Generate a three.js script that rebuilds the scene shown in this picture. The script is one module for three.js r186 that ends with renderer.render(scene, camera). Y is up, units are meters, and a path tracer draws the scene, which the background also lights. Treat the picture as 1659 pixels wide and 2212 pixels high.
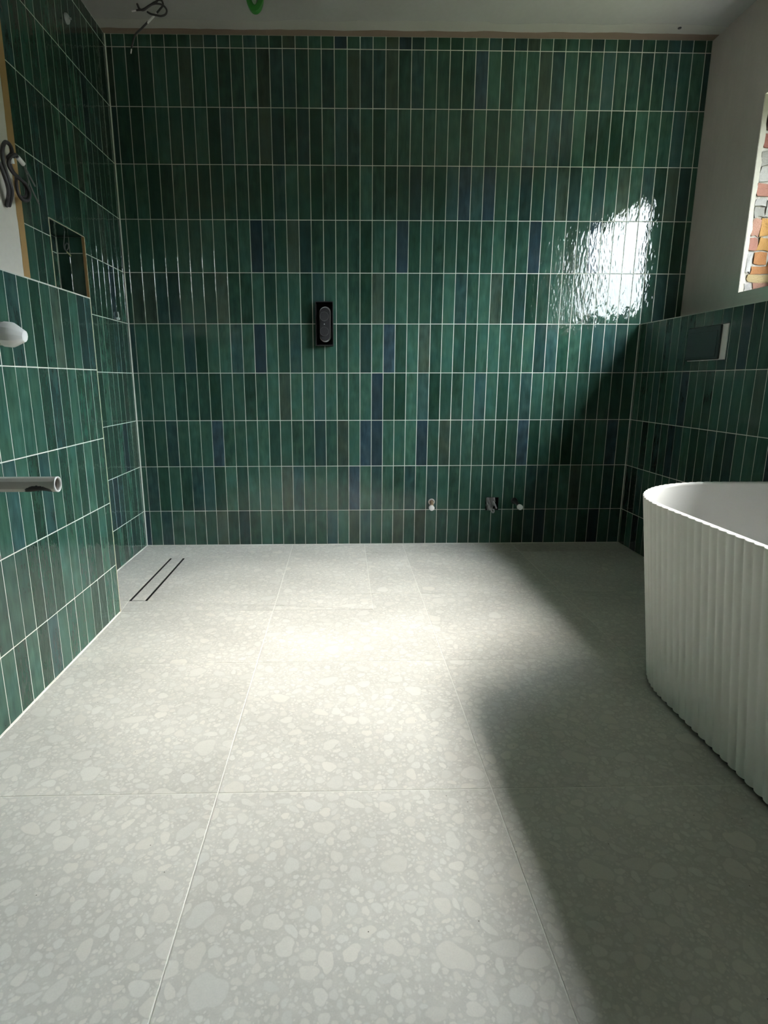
import * as THREE from 'three';
import { mergeGeometries, toCreasedNormals } from 'three/addons/utils/BufferGeometryUtils.js';
import { RoundedBoxGeometry } from 'three/addons/geometries/RoundedBoxGeometry.js';
import { ImprovedNoise } from 'three/addons/math/ImprovedNoise.js';

// ---------------------------------------------------------------- camera, sky, exposure
const scene = new THREE.Scene();
const camera = new THREE.PerspectiveCamera(2 * Math.atan(1106 / 1251.288) * 180 / Math.PI, 1659 / 2212, 0.02, 60);
camera.position.set(1.0717, 0.9031, 3.1531);
camera.rotation.set(-0.2234, -0.0221, -0.0012, 'YXZ');
camera.setViewOffset(1659, 2212, 61, 0, 1659, 2212);
{ // overcast sky after the CIE standard: three times as bright overhead as at the horizon, the same all round
  const w = 64, h = 64, d = new Float32Array(w * h * 4);
  for (let j = 0; j < h; j++) { const el = ((j + 0.5) / h - 0.5) * Math.PI, L = 1.35 * (1 + 2 * Math.max(0, Math.sin(el))) / 3; for (let i = 0; i < w; i++) d.set([0.86 * L, 0.95 * L, L, 1], (j * w + i) * 4); }
  const t = new THREE.DataTexture(d, w, h, THREE.RGBAFormat, THREE.FloatType); t.mapping = THREE.EquirectangularReflectionMapping; t.colorSpace = THREE.LinearSRGBColorSpace; t.magFilter = t.minFilter = THREE.LinearFilter; t.needsUpdate = true;
  scene.background = t;
}
const sun = new THREE.DirectionalLight(0xfff4e4, 0.36);                  // sun veiled by thin cloud: a wide soft disc
{ const el = 45 * Math.PI / 180, az = -2 * Math.PI / 180; sun.position.set(2.95 + 8 * Math.cos(el) * Math.cos(az), 1.6 + 8 * Math.sin(el), 1.6 + 8 * Math.cos(el) * Math.sin(az)); sun.target.position.set(2.95, 1.6, 1.6); }
sun.castShadow = true; sun.shadow.radius = 60; sun.shadow.mapSize.set(2048, 2048);
Object.assign(sun.shadow.camera, { left: -5, right: 5, top: 5, bottom: -5, near: 0.5, far: 20 });
scene.add(sun, sun.target);
const renderer = new THREE.WebGLRenderer();
renderer.toneMapping = THREE.LinearToneMapping;
renderer.toneMappingExposure = 54;
renderer.shadowMap.enabled = true;

// ---------------------------------------------------------------- room measures (metres)
const XL = -0.0304, XH = 0.177, XE = 2.636, XR = 2.849, XO = 3.15;      // left wall, half wall face, ledge face, right wall, outside
const YC = 2.483, ZF = 4.0, ZH = 0.957, YT = 1.1894;                   // ceiling, front wall, half wall end, ledge height
const CW = 0.0613, RH = 0.248, Y0 = 0.1974;                            // tile module, lowest full joint
const GAP = 0.0032;

// ---------------------------------------------------------------- helpers
function rng(seed) { let a = seed >>> 0; return () => { a = (a + 0x6D2B79F5) | 0; let t = Math.imul(a ^ (a >>> 15), 1 | a); t = (t + Math.imul(t ^ (t >>> 7), 61 | t)) ^ t; return ((t ^ (t >>> 14)) >>> 0) / 4294967296; }; }
const noise = new ImprovedNoise();
const N3 = (x, y, z) => noise.noise(x, y, z);
const clamp = (v, a = 0, b = 1) => Math.min(b, Math.max(a, v));
const toS = (v) => { v = clamp(v); return 255 * (v <= 0.0031308 ? 12.92 * v : 1.055 * Math.pow(v, 1 / 2.4) - 0.055); };
const V = (x, y, z) => new THREE.Vector3(x, y, z);
const shade = (m) => { m.castShadow = true; m.receiveShadow = true; return m; };
function mesh(name, geo, mat, parent = scene) { const m = shade(new THREE.Mesh(geo, mat)); m.name = name; parent.add(m); return m; }
function tag(o, label, category, group, kind) { o.userData.label = label; o.userData.category = category; if (group) o.userData.group = group; if (kind) o.userData.kind = kind; return o; }
function group(name, pos, label, category, kind, grp) { const g = new THREE.Group(); g.name = name; if (pos) g.position.copy(pos); scene.add(g); return tag(g, label, category, grp, kind); }
const lin = (r, g, b) => new THREE.Color().setRGB(r, g, b);
const std = (c, roughness, extra = {}) => new THREE.MeshStandardMaterial({ color: c, roughness, ...extra });
function box(x0, x1, y0, y1, z0, z1) { return new THREE.BoxGeometry(x1 - x0, y1 - y0, z1 - z0).translate((x0 + x1) / 2, (y0 + y1) / 2, (z0 + z1) / 2); }
function dataTex(w, h, fill, srgb) {
  const d = new Uint8Array(w * h * 4); fill(d);
  const t = new THREE.DataTexture(d, w, h, THREE.RGBAFormat);
  t.wrapS = t.wrapT = THREE.RepeatWrapping; t.magFilter = THREE.LinearFilter; t.minFilter = THREE.LinearMipmapLinearFilter; t.generateMipmaps = true;
  if (srgb) t.colorSpace = THREE.SRGBColorSpace; t.needsUpdate = true; return t;
}
const tubeGeo = (pts, r, seg = 40, rad = 8) => new THREE.TubeGeometry(new THREE.CatmullRomCurve3(pts.map((p) => V(...p))), seg, r, rad, false);
function capped(pts, r, seg = 40, rad = 8) {                           // tube with round ends
  const a = V(...pts[0]), b = V(...pts[pts.length - 1]);
  return mergeGeometries([tubeGeo(pts, r, seg, rad), new THREE.SphereGeometry(r, rad, 6).translate(a.x, a.y, a.z), new THREE.SphereGeometry(r, rad, 6).translate(b.x, b.y, b.z)]);
}
// rectangles [u0,u1,v0,v1] minus holes, as a list of rectangles
function cut(rect, holes) {
  let out = [rect];
  for (const h of holes) {
    const next = [];
    for (const r of out) {
      const [a, b, c, d] = r, x0 = Math.max(a, h[0]), x1 = Math.min(b, h[1]), y0 = Math.max(c, h[2]), y1 = Math.min(d, h[3]);
      if (x0 >= x1 || y0 >= y1) { next.push(r); continue; }
      if (a < x0) next.push([a, x0, c, d]);
      if (x1 < b) next.push([x1, b, c, d]);
      if (c < y0) next.push([x0, x1, c, y0]);
      if (y1 < d) next.push([x0, x1, y1, d]);
    }
    out = next;
  }
  return out;
}

// ---------------------------------------------------------------- textures
const COLS = 32, ROWS = 8, CELLW = 64, CELLH = 256;
const glazeTone = [];
{
  const r = rng(11);
  for (let i = 0; i < COLS * ROWS; i++) {
    const k = r(); let c;
    if (k < 0.60) c = [0.030, 0.076, 0.055];
    else if (k < 0.80) c = [0.027, 0.062, 0.056];
    else if (k < 0.88) c = [0.040, 0.066, 0.049];
    else if (k < 0.955) c = [0.020, 0.056, 0.038];
    else c = [0.024, 0.046, 0.056];
    const b = 0.72 + 0.62 * r();
    glazeTone.push([c[0] * b, c[1] * b, c[2] * b, r() * 100, 0.35 + r() * 0.65]);
  }
}
const glazeMap = dataTex(2048, 2048, (d) => {
  for (let j = 0; j < 2048; j++) for (let i = 0; i < 2048; i++) {
    const ci = i >> 6, cj = j >> 8, t = glazeTone[cj * COLS + ci], x = (i & 63) / 64, y = (j & 255) / 64, s = t[3];
    const streak = N3(x * 3.2 + s, y * 0.55, s), fine = N3(x * 9 + s, y * 1.7, s + 7), blot = N3(x * 1.6 + s * 2, y * 1.3, s + 3), grit = N3(x * 24, y * 17, s);
    let k = 1 + t[4] * (0.34 * streak + 0.2 * fine + 0.5 * Math.max(0, blot - 0.05) - 0.34 * Math.max(0, -blot - 0.12)) + 0.05 * grit;
    k = clamp(k, 0.45, 1.9);
    const hue = 0.12 * N3(x * 1.2, y * 0.8 + s, s + 20), o = (j * 2048 + i) * 4;
    d[o] = toS(t[0] * k * (1 - hue)); d[o + 1] = toS(t[1] * k); d[o + 2] = toS(t[2] * k * (1 + hue)); d[o + 3] = 255;
  }
}, true);
const glazeBump = dataTex(2048, 2048, (d) => {
  for (let j = 0; j < 2048; j++) for (let i = 0; i < 2048; i++) {
    const ci = i >> 6, cj = j >> 8, t = glazeTone[cj * COLS + ci], x = (i & 63) / 64, y = (j & 255) / 64, s = t[3];
    let h = 0.5 + 0.30 * N3(x * 1.5 + s, y * 0.9, s + 40) + 0.17 * N3(x * 4 + s, y * 1.5, s + 50) + 0.15 * N3(x * 8 + s, y * 2.4 + s, s + 55) + 0.05 * N3(x * 15, y * 6 + s, s + 60);
    const pit = N3(x * 8 + s * 3, y * 6, s + 70); if (pit > 0.42) h -= 0.10 * (pit - 0.42);
    const o = (j * 2048 + i) * 4, v = 255 * clamp(h); d[o] = d[o + 1] = d[o + 2] = v; d[o + 3] = 255;
  }
});
const TERR = 1.25;
const terrazzoMap = dataTex(2048, 2048, (d) => {
  const S = 2048, own = new Int16Array(S * S).fill(-1), edge = new Uint8Array(S * S), r = rng(5), peb = [];
  const pxm = S / TERR;
  const add = (n, lo, hi) => {
    for (let q = 0; q < n; q++) {
      const cx = r() * S, cy = r() * S, a = (lo + (hi - lo) * Math.pow(r(), 1.8)) * pxm, e = 0.5 + 0.5 * r(), rot = r() * 6.283, ph = [r() * 6.28, r() * 6.28, r() * 6.28];
      const rad = (t) => a * (1 + 0.13 * Math.sin(2 * t + ph[0]) + 0.09 * Math.sin(3 * t + ph[1]) + 0.05 * Math.sin(5 * t + ph[2]));
      let ok = true;
      for (let k = 0; k < 12 && ok; k++) { const t = k / 12 * 6.283, R = rad(t) * 1.06, lx = Math.cos(t) * R, ly = Math.sin(t) * R * e, px = cx + lx * Math.cos(rot) - ly * Math.sin(rot), py = cy + lx * Math.sin(rot) + ly * Math.cos(rot); if (own[((py & 2047) << 11) | (px & 2047)] >= 0) ok = false; }
      if (!ok || own[((cy & 2047) << 11) | (cx & 2047)] >= 0) continue;
      const id = peb.length % 30000; peb.push([r(), r(), r()]);
      const m = Math.ceil(a * 1.35);
      for (let y = -m; y <= m; y++) for (let x = -m; x <= m; x++) {
        const lx = x * Math.cos(rot) + y * Math.sin(rot), ly = (-x * Math.sin(rot) + y * Math.cos(rot)) / e, R = rad(Math.atan2(ly, lx)), D = Math.hypot(lx, ly);
        if (D < R) { const o = (((cy + y) & 2047) << 11) | ((cx + x) & 2047); own[o] = id; edge[o] = D > R - 2.2 ? 1 : 0; }
      }
    }
  };
  add(170, 0.016, 0.031); add(2200, 0.009, 0.018); add(11000, 0.0045, 0.010); add(40000, 0.0018, 0.005);
  for (let j = 0; j < S; j++) for (let i = 0; i < S; i++) {
    const o = j * S + i, u = i / S * 6.2832, v = j / S * 6.2832;
    const big = 0.03 * Math.sin(u * 2 + Math.sin(v * 3)) + 0.03 * Math.sin(v * 3 + 2 * Math.sin(u)), gr = 0.05 * N3(i * 0.21, j * 0.21, 3) + 0.035 * N3(i * 0.06, j * 0.06, 9);
    let k = 1 + big + gr, w = 0;
    if (own[o] >= 0) { const p = peb[own[o]]; k *= 1.03 + 0.12 * p[0] - (edge[o] ? 0.05 : 0); w = (p[1] - 0.5) * 0.022; } else k *= 0.95 + 0.07 * N3(i * 0.02, j * 0.02, 5) - 0.16 * Math.max(0, 0.25 - Math.abs(N3(i * 0.045, j * 0.045, 12)) * 4);
    const c = [0.625 * k * (1 + w), 0.607 * k, 0.562 * k * (1 - w)];
    d[o * 4] = toS(c[0]); d[o * 4 + 1] = toS(c[1]); d[o * 4 + 2] = toS(c[2]); d[o * 4 + 3] = 255;
  }
  for (let q = 0; q < 40; q++) { const cx = r() * S | 0, cy = r() * S | 0; for (let y = -2; y <= 2; y++) for (let x = -2; x <= 2; x++) if (x * x + y * y < 4) { const o = ((((cy + y) & 2047) << 11) | ((cx + x) & 2047)) * 4; d[o] = 96; d[o + 1] = 92; d[o + 2] = 84; } }
}, true);
const plasterMap = dataTex(512, 512, (d) => {
  for (let j = 0; j < 512; j++) for (let i = 0; i < 512; i++) {
    const k = 0.93 + 0.05 * N3(i * 0.012, j * 0.015, 1) + 0.03 * N3(i * 0.05, j * 0.04, 2) + 0.03 * N3(i * 0.3, j * 0.3, 4), o = (j * 512 + i) * 4, v = toS(k * 0.92);
    d[o] = d[o + 1] = d[o + 2] = v; d[o + 3] = 255;
  }
}, true);
const roughBump = dataTex(512, 512, (d) => {
  for (let j = 0; j < 512; j++) for (let i = 0; i < 512; i++) {
    const k = 0.5 + 0.25 * N3(i * 0.03, j * 0.03, 1) + 0.2 * N3(i * 0.12, j * 0.12, 2) + 0.15 * N3(i * 0.4, j * 0.4, 4), o = (j * 512 + i) * 4;
    d[o] = d[o + 1] = d[o + 2] = 255 * clamp(k); d[o + 3] = 255;
  }
});

// ---------------------------------------------------------------- materials
const M = {
  glaze: new THREE.MeshStandardMaterial({ map: glazeMap, bumpMap: glazeBump, bumpScale: 0.0014, roughness: 0.045 }),
  capGlaze: std(lin(0.028, 0.072, 0.052), 0.4),
  grout: std(lin(0.60, 0.61, 0.54), 0.9, { bumpMap: roughBump, bumpScale: 0.0003 }),
  creamEdge: std(lin(0.62, 0.56, 0.40), 0.7),
  silicone: std(lin(0.55, 0.56, 0.50), 0.45),
  terrazzo: std(0xffffff, 0.42, { map: terrazzoMap }),
  floorGrout: std(lin(0.80, 0.79, 0.74), 0.85),
  ceiling: std(lin(0.43, 0.42, 0.40), 0.9, { map: plasterMap, bumpMap: roughBump, bumpScale: 0.0006 }),
  plasterGrey: std(lin(0.62, 0.56, 0.52), 0.9, { map: plasterMap, bumpMap: roughBump, bumpScale: 0.0006 }),
  plasterPale: std(lin(0.78, 0.735, 0.66), 0.9, { map: plasterMap, bumpMap: roughBump, bumpScale: 0.0006 }),
  masonry: std(lin(0.35, 0.33, 0.30), 0.95),
  bareBoard: std(lin(0.22, 0.20, 0.18), 0.95),
  tan: std(lin(0.40, 0.25, 0.10), 0.85, { bumpMap: roughBump, bumpScale: 0.0006 }),
  brown: std(lin(0.215, 0.155, 0.115), 0.9, { bumpMap: roughBump, bumpScale: 0.0006 }),
  black: std(lin(0.012, 0.012, 0.014), 0.45),
  blackSoft: std(lin(0.02, 0.02, 0.023), 0.55),
  dark: std(lin(0.01, 0.01, 0.01), 0.9),
  trimGrey: std(lin(0.34, 0.34, 0.345), 0.3),
  bossRing: std(lin(0.06, 0.06, 0.065), 0.4),
  steel: std(lin(0.55, 0.55, 0.55), 0.35, { metalness: 1 }),
  whitePlastic: std(lin(0.78, 0.78, 0.76), 0.45),
  pvc: std(lin(0.50, 0.47, 0.42), 0.5),
  cable: std(lin(0.045, 0.04, 0.045), 0.5),
  wire: std(lin(0.14, 0.14, 0.14), 0.5),
  tub: std(lin(0.86, 0.85, 0.79), 0.6),
  tubIn: std(lin(0.88, 0.88, 0.86), 0.22),
  film: std(lin(0.33, 0.33, 0.33), 0.3),
  brass: std(lin(0.30, 0.20, 0.11), 0.5, { metalness: 0.4 }),
  plate: std(lin(0.030, 0.042, 0.044), 0.25),
  green: std(lin(0.03, 0.20, 0.03), 0.35),
  greenPale: std(lin(0.40, 0.50, 0.36), 0.4),
  ground: std(lin(0.10, 0.11, 0.06), 1),
  frame: std(lin(0.75, 0.75, 0.74), 0.4),
};

// ---------------------------------------------------------------- glazed tiles
function chamfered(pieces, w, h, cell, fr, bev) {                      // pieces: rects inside [0,w]x[0,h]; front at z = 0
  const p = [], uv = [], T = -0.008, cu = cell % COLS, cv = (cell / COLS) | 0;
  const U = (x) => (cu + 0.04 + 0.92 * (fr[0] + (fr[1] - fr[0]) * x / w)) / COLS, W = (y) => (cv + 0.02 + 0.96 * (fr[2] + (fr[3] - fr[2]) * y / h)) / ROWS;
  const quad = (a, b, c, d) => { for (const q of [a, b, c, a, c, d]) { p.push(q[0] - w / 2, q[1] - h / 2, q[2]); uv.push(U(q[0]), W(q[1])); } };
  for (const [a, b, c, d] of pieces) {
    const e = bev;
    const f = [[a + e, c + e, 0], [b - e, c + e, 0], [b - e, d - e, 0], [a + e, d - e, 0]], m = [[a, c, -e], [b, c, -e], [b, d, -e], [a, d, -e]], k = [[a, c, T], [b, c, T], [b, d, T], [a, d, T]];
    quad(f[0], f[1], f[2], f[3]);
    for (let i = 0; i < 4; i++) { const j = (i + 1) % 4; if (e > 0) quad(m[i], m[j], f[j], f[i]); quad(k[i], k[j], m[j], m[i]); }
  }
  const g = new THREE.BufferGeometry(); g.setAttribute('position', new THREE.Float32BufferAttribute(p, 3)); g.setAttribute('uv', new THREE.Float32BufferAttribute(uv, 2)); g.computeVertexNormals(); return g;
}
const tileCache = new Map();
const project = (v) => { const q = v.clone().project(camera); return q; };
camera.updateMatrixWorld(true); camera.updateProjectionMatrix();
// a tiled face: O origin of (u,v), U right, N outward; us / vs joint positions; holes cut the tiles; skip leaves tiles out
function tiledFace(parent, O, U, N, us, vs, holes, seed, limitTo = 1e9, skip) {
  const r = rng(seed), Y = V(0, 1, 0), list = [];
  const basis = new THREE.Matrix4().makeBasis(U, Y, N), q0 = new THREE.Quaternion().setFromRotationMatrix(basis);
  for (let j = 0; j + 1 < vs.length; j++) for (let i = 0; i + 1 < us.length; i++) {
    const cell = (r() * COLS * ROWS) | 0, t1 = (r() - 0.5) * 0.011, t2 = (r() - 0.5) * 0.006, dz = (r() - 0.5) * 0.0006, hf = r();
    const a = us[i] + GAP / 2, b = us[i + 1] - GAP / 2, c = vs[j] + GAP / 2, d = vs[j + 1] - GAP / 2;
    if (b - a < 0.003 || d - c < 0.003) continue;
    const rect = [a, b, c, d]; if (skip && skip(rect)) continue;
    const pcs = cut(rect, holes); if (!pcs.length) continue;
    const w = b - a, h = d - c, whole = pcs.length === 1 && pcs[0] === rect;
    const fw = clamp(w / (CW - GAP)), fh = clamp(h / (RH - GAP)), fr = [0, fw, hf * (1 - fh), hf * (1 - fh) + fh];
    const full = whole && Math.abs(w - (CW - GAP)) < 1e-4 && Math.abs(h - (RH - GAP)) < 1e-4;
    let g;
    if (full) { g = tileCache.get(cell); if (!g) { g = chamfered([[0, w, 0, h]], w, h, cell, fr, 0.0009); tileCache.set(cell, g); } }
    else g = chamfered(pcs.map((s) => [s[0] - a, s[1] - a, s[2] - c, s[3] - c]), w, h, cell, fr, whole ? 0.0009 : 0);
    const pos = O.clone().addScaledVector(U, (a + b) / 2).addScaledVector(Y, (c + d) / 2).addScaledVector(N, dz);
    const q = q0.clone().multiply(new THREE.Quaternion().setFromEuler(new THREE.Euler(t2 * (whole ? 1 : 0), t1 * (whole ? 1 : 0), 0)));
    const A = project(O.clone().addScaledVector(U, a).addScaledVector(Y, c)), B = project(O.clone().addScaledVector(U, b).addScaledVector(Y, d));
    list.push({ g, pos, q, area: Math.abs((A.x - B.x) * (A.y - B.y)) });
  }
  const order = [...list].sort((a, b) => b.area - a.area), own = new Set(order.slice(0, limitTo)), rest = [];
  for (const t of list) {
    if (own.has(t)) { const m = mesh('tile', t.g, M.glaze, parent); m.position.copy(t.pos); m.quaternion.copy(t.q); }
    else rest.push(t.g.clone().applyMatrix4(new THREE.Matrix4().compose(t.pos, t.q, V(1, 1, 1))));
  }
  if (rest.length) { const m = mesh('remaining_tiles', mergeGeometries(rest), M.glaze, parent); m.userData.kind = 'stuff'; }
}
const range = (start, step, from, to) => { const o = [from]; for (let k = Math.ceil((from + 0.004 - start) / step); start + k * step < to - 0.004; k++) o.push(start + k * step); o.push(to); return o; };
const rowsTo = (top) => range(Y0, RH, 0.002, top);

// ---------------------------------------------------------------- back wall
const VALVE = [0.934, 1.026, 1.079, 1.297], OUTLET = [1.868, 1.940, 0.192, 0.267];
const wallBack = group('wall_back', null, 'back wall of narrow dark green glazed tiles set upright in pale grout', 'wall', 'structure');
{
  const core = cut([XL - 0.3, XO, -0.15, YC + 0.2], [VALVE, OUTLET]).map(([a, b, c, d]) => box(a, b, c, d, -0.2, -0.009));
  core.push(box(0.9, 1.06, 1.05, 1.33, -0.22, -0.19), box(1.84, 1.97, 0.16, 0.3, -0.22, -0.19));
  mesh('masonry', mergeGeometries(core), M.masonry, wallBack);
  const gr = cut([XL, XE + 0.003, 0, YT], [VALVE, OUTLET]).concat(cut([XL, XR, YT, YC], [VALVE])).map(([a, b, c, d]) => box(a, b, c, d, -0.009, -0.0011));
  mesh('grout', mergeGeometries(gr), M.grout, wallBack);
  tiledFace(wallBack, V(0, 0, 0), V(1, 0, 0), V(0, 0, 1), range(0, CW, XL + 0.002, XR), rowsTo(YC), [VALVE, OUTLET, [XE - 0.0015, XR + 1, -1, YT]], 3, 300);
}
// ---------------------------------------------------------------- left wall with niche
const NZ0 = 0.451, NZ1 = 0.757, NY0 = 1.1894, NY1 = 1.503, NX = -0.150, ZT = 0.944;
const wallLeft = group('wall_left', null, 'left wall, green tiled up to the tan strip and pale plaster nearer', 'wall', 'structure');
{
  const Z = V(0, 0, -1), X = V(1, 0, 0), hole = [-NZ1, -NZ0, NY0, NY1];
  const core = cut([-ZF - 0.2, 0, -0.15, YC + 0.2], [[hole[0] - 0.009, hole[1] + 0.009, hole[2] - 0.009, hole[3] + 0.009]]).map(([a, b, c, d]) => box(NX - 0.009, XL - 0.009, c, d, -b, -a));
  core.push(box(XL - 0.33, NX - 0.009, -0.15, YC + 0.2, 0, ZF + 0.2));
  mesh('masonry', mergeGeometries(core), M.masonry, wallLeft);
  mesh('grout', mergeGeometries(cut([-ZT, 0, 0, YC], [hole]).map(([a, b, c, d]) => box(XL - 0.009, XL - 0.0011, c, d, -b, -a))), M.grout, wallLeft);
  mesh('plaster', box(XL - 0.009, XL, 0, YC, 0.985, ZF), M.plasterPale, wallLeft);
  const us = range(-0.0215, -CW, -0.002, -10).filter((u) => u > -ZT + 0.01); us.push(-ZT); us.sort((a, b) => a - b);
  const zs = [-ZT]; for (let k = 14; k >= 0; k--) zs.push(-(0.0215 + k * CW)); zs.push(-0.002);
  tiledFace(wallLeft, V(XL, 0, 0), Z, X, zs.filter((z) => z >= -ZT), rowsTo(YC), [hole], 8);
  // niche lining: far jamb, back, top, sill, near jamb
  const ny = [NY0 + 0.003, Y0 + 5 * RH, NY1];
  tiledFace(wallLeft, V(0, 0, NZ0), V(1, 0, 0), V(0, 0, 1), [NX + 0.002, -0.0965, XL - 0.011], ny, [], 21);
  tiledFace(wallLeft, V(NX, 0, 0), Z, X, [-NZ1, -0.696, -0.635, -0.573, -0.512, -NZ0 - 0.002], ny, [], 22);
  tiledFace(wallLeft, V(0, 0, NZ1), V(-1, 0, 0), V(0, 0, -1), [-(XL - 0.011), 0.0965, -NX - 0.002], ny, [], 23);
  const lid = std(0xffffff, 0.085, { map: glazeMap, bumpMap: glazeBump, bumpScale: 0.0008 });
  const top = chamfered([[0, NZ1 - NZ0, 0, XL - NX]], NZ1 - NZ0, XL - NX, 3, [0, 1, 0, 1], 0); top.rotateX(Math.PI / 2).rotateY(-Math.PI / 2).translate((XL + NX) / 2, NY1 - 0.001, (NZ0 + NZ1) / 2);
  mesh('tile', top, lid, wallLeft);
  mesh('sill_tile', box(NX, XL, NY0 - 0.004, NY0 + 0.003, NZ0, NZ1), M.capGlaze, wallLeft);
  mesh('grout', mergeGeometries([box(NX - 0.008, XL - 0.002, NY0 - 0.008, NY1 + 0.008, NZ0 - 0.008, NZ0 - 0.0012), box(NX - 0.008, NX - 0.0012, NY0, NY1, NZ0, NZ1), box(NX - 0.008, XL - 0.002, NY0 - 0.008, NY1 + 0.008, NZ1 + 0.0012, NZ1 + 0.008)]), M.grout, wallLeft);
  mesh('brown_edge', box(XL - 0.011, XL + 0.001, NY0, NY1, NZ0 - 0.002, NZ0 + 0.001), M.tan, wallLeft);
  mesh('cream_bead', mergeGeometries([box(XL - 0.004, XL + 0.0012, NY0, NY1, NZ0 - 0.0035, NZ0 + 0.0005), box(XL - 0.004, XL + 0.0012, NY0, NY1, NZ1 - 0.0005, NZ1 + 0.0035), box(XL - 0.004, XL + 0.001, NY1 - 0.001, NY1 + 0.0012, NZ0, NZ1)]), M.creamEdge, wallLeft);
}
// tan strip between tiles and plaster, ragged on the plaster side
{
  const s = new THREE.Shape(), r = rng(4); s.moveTo(-ZT, 0.9); s.lineTo(-ZT, YC);
  for (let k = 0; k <= 60; k++) s.lineTo(-0.985 - 0.004 * (r() - 0.5) - 0.003 * Math.sin(k * 0.7), YC - (YC - 0.9) * k / 60);
  const g = new THREE.ExtrudeGeometry(s, { depth: 0.008, bevelEnabled: false }); g.rotateY(Math.PI / 2).translate(XL - 0.0075, 0, 0);
  tag(mesh('trim_1', g, M.tan), 'tan strip of bare board between the left green tiles and pale plaster', 'trim', null, 'structure');
}
// ---------------------------------------------------------------- half wall on the left
const wallHalf = group('wall_left_half', null, 'low green tiled half wall in the left foreground with two pipes sticking out', 'wall', 'structure');
{
  const Z = V(0, 0, -1), X = V(1, 0, 0);
  mesh('masonry', box(XL + 0.0005, XH - 0.009, 0, YT - 0.009, ZH + 0.009, ZF), M.masonry, wallHalf);
  mesh('grout', mergeGeometries([box(XH - 0.009, XH - 0.0011, 0, YT - 0.001, ZH + 0.001, ZF), box(XL + 0.0005, XH - 0.002, 0, YT - 0.002, ZH + 0.0011, ZH + 0.009)]), M.grout, wallHalf);
  const zs = []; for (let k = 60; k >= 0; k--) { const z = 1.0089 + k * CW; if (z < ZF) zs.push(-z); } zs.unshift(-ZF); zs.push(-ZH - 0.001);
  tiledFace(wallHalf, V(XH, 0, 0), Z, X, zs, rowsTo(YT), [], 31);
  tiledFace(wallHalf, V(0, 0, ZH), V(-1, 0, 0), V(0, 0, -1), [-XH + 0.003, -XH + 0.06, -XH + 0.122, -XL - 0.001], rowsTo(YT), [], 32);
  const cap = []; for (let z = ZH; z < ZF - 0.02; z += RH) cap.push(box(XL + 0.0005, XH - 0.002, YT - 0.009, YT - 0.001, z + 0.001, Math.min(z + RH - 0.001, ZF)));
  for (const g of cap) mesh('cap_tile', g, M.capGlaze, wallHalf);
  mesh('corner_bead', box(XH - 0.004, XH + 0.0008, 0, YT, ZH - 0.0008, ZH + 0.0028), M.creamEdge, wallHalf);
  mesh('edge_bead', box(XH - 0.004, XH + 0.0008, YT - 0.003, YT + 0.0008, ZH, ZF), M.silicone, wallHalf);
}
// ---------------------------------------------------------------- ledge on the right
const PLATE = [0.470, 0.739, 0.984, 1.1285];
const wallLedge = group('wall_right_ledge', null, 'low green tiled ledge under the window on the right, with the flush plate', 'wall', 'structure');
{
  mesh('masonry', mergeGeometries(cut([0, ZF, 0, YT - 0.009], [PLATE]).map(([a, b, c, d]) => box(XE + 0.009, XR, c, d, a, b)).concat([box(XE + 0.08, XR, PLATE[2], PLATE[3], PLATE[0], PLATE[1])])), M.masonry, wallLedge);
  mesh('grout', mergeGeometries(cut([0, ZF, 0, YT - 0.001], [PLATE]).map(([a, b, c, d]) => box(XE + 0.0011, XE + 0.009, c, d, a, b))), M.grout, wallLedge);
  const zs = range(0.0125, CW, 0.001, ZF);
  tiledFace(wallLedge, V(XE, 0, 0), V(0, 0, 1), V(-1, 0, 0), zs, rowsTo(YT), [PLATE], 41, 300);
  for (let z = 0; z < ZF - 0.02; z += RH) mesh('cap_tile', box(XE + 0.002, XR, YT - 0.009, YT - 0.001, z + 0.001, Math.min(z + RH - 0.001, ZF)), M.capGlaze, wallLedge);
  mesh('edge_bead', box(XE - 0.0008, XE + 0.004, YT - 0.003, YT + 0.0006, 0, ZF), M.silicone, wallLedge);
}
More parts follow.
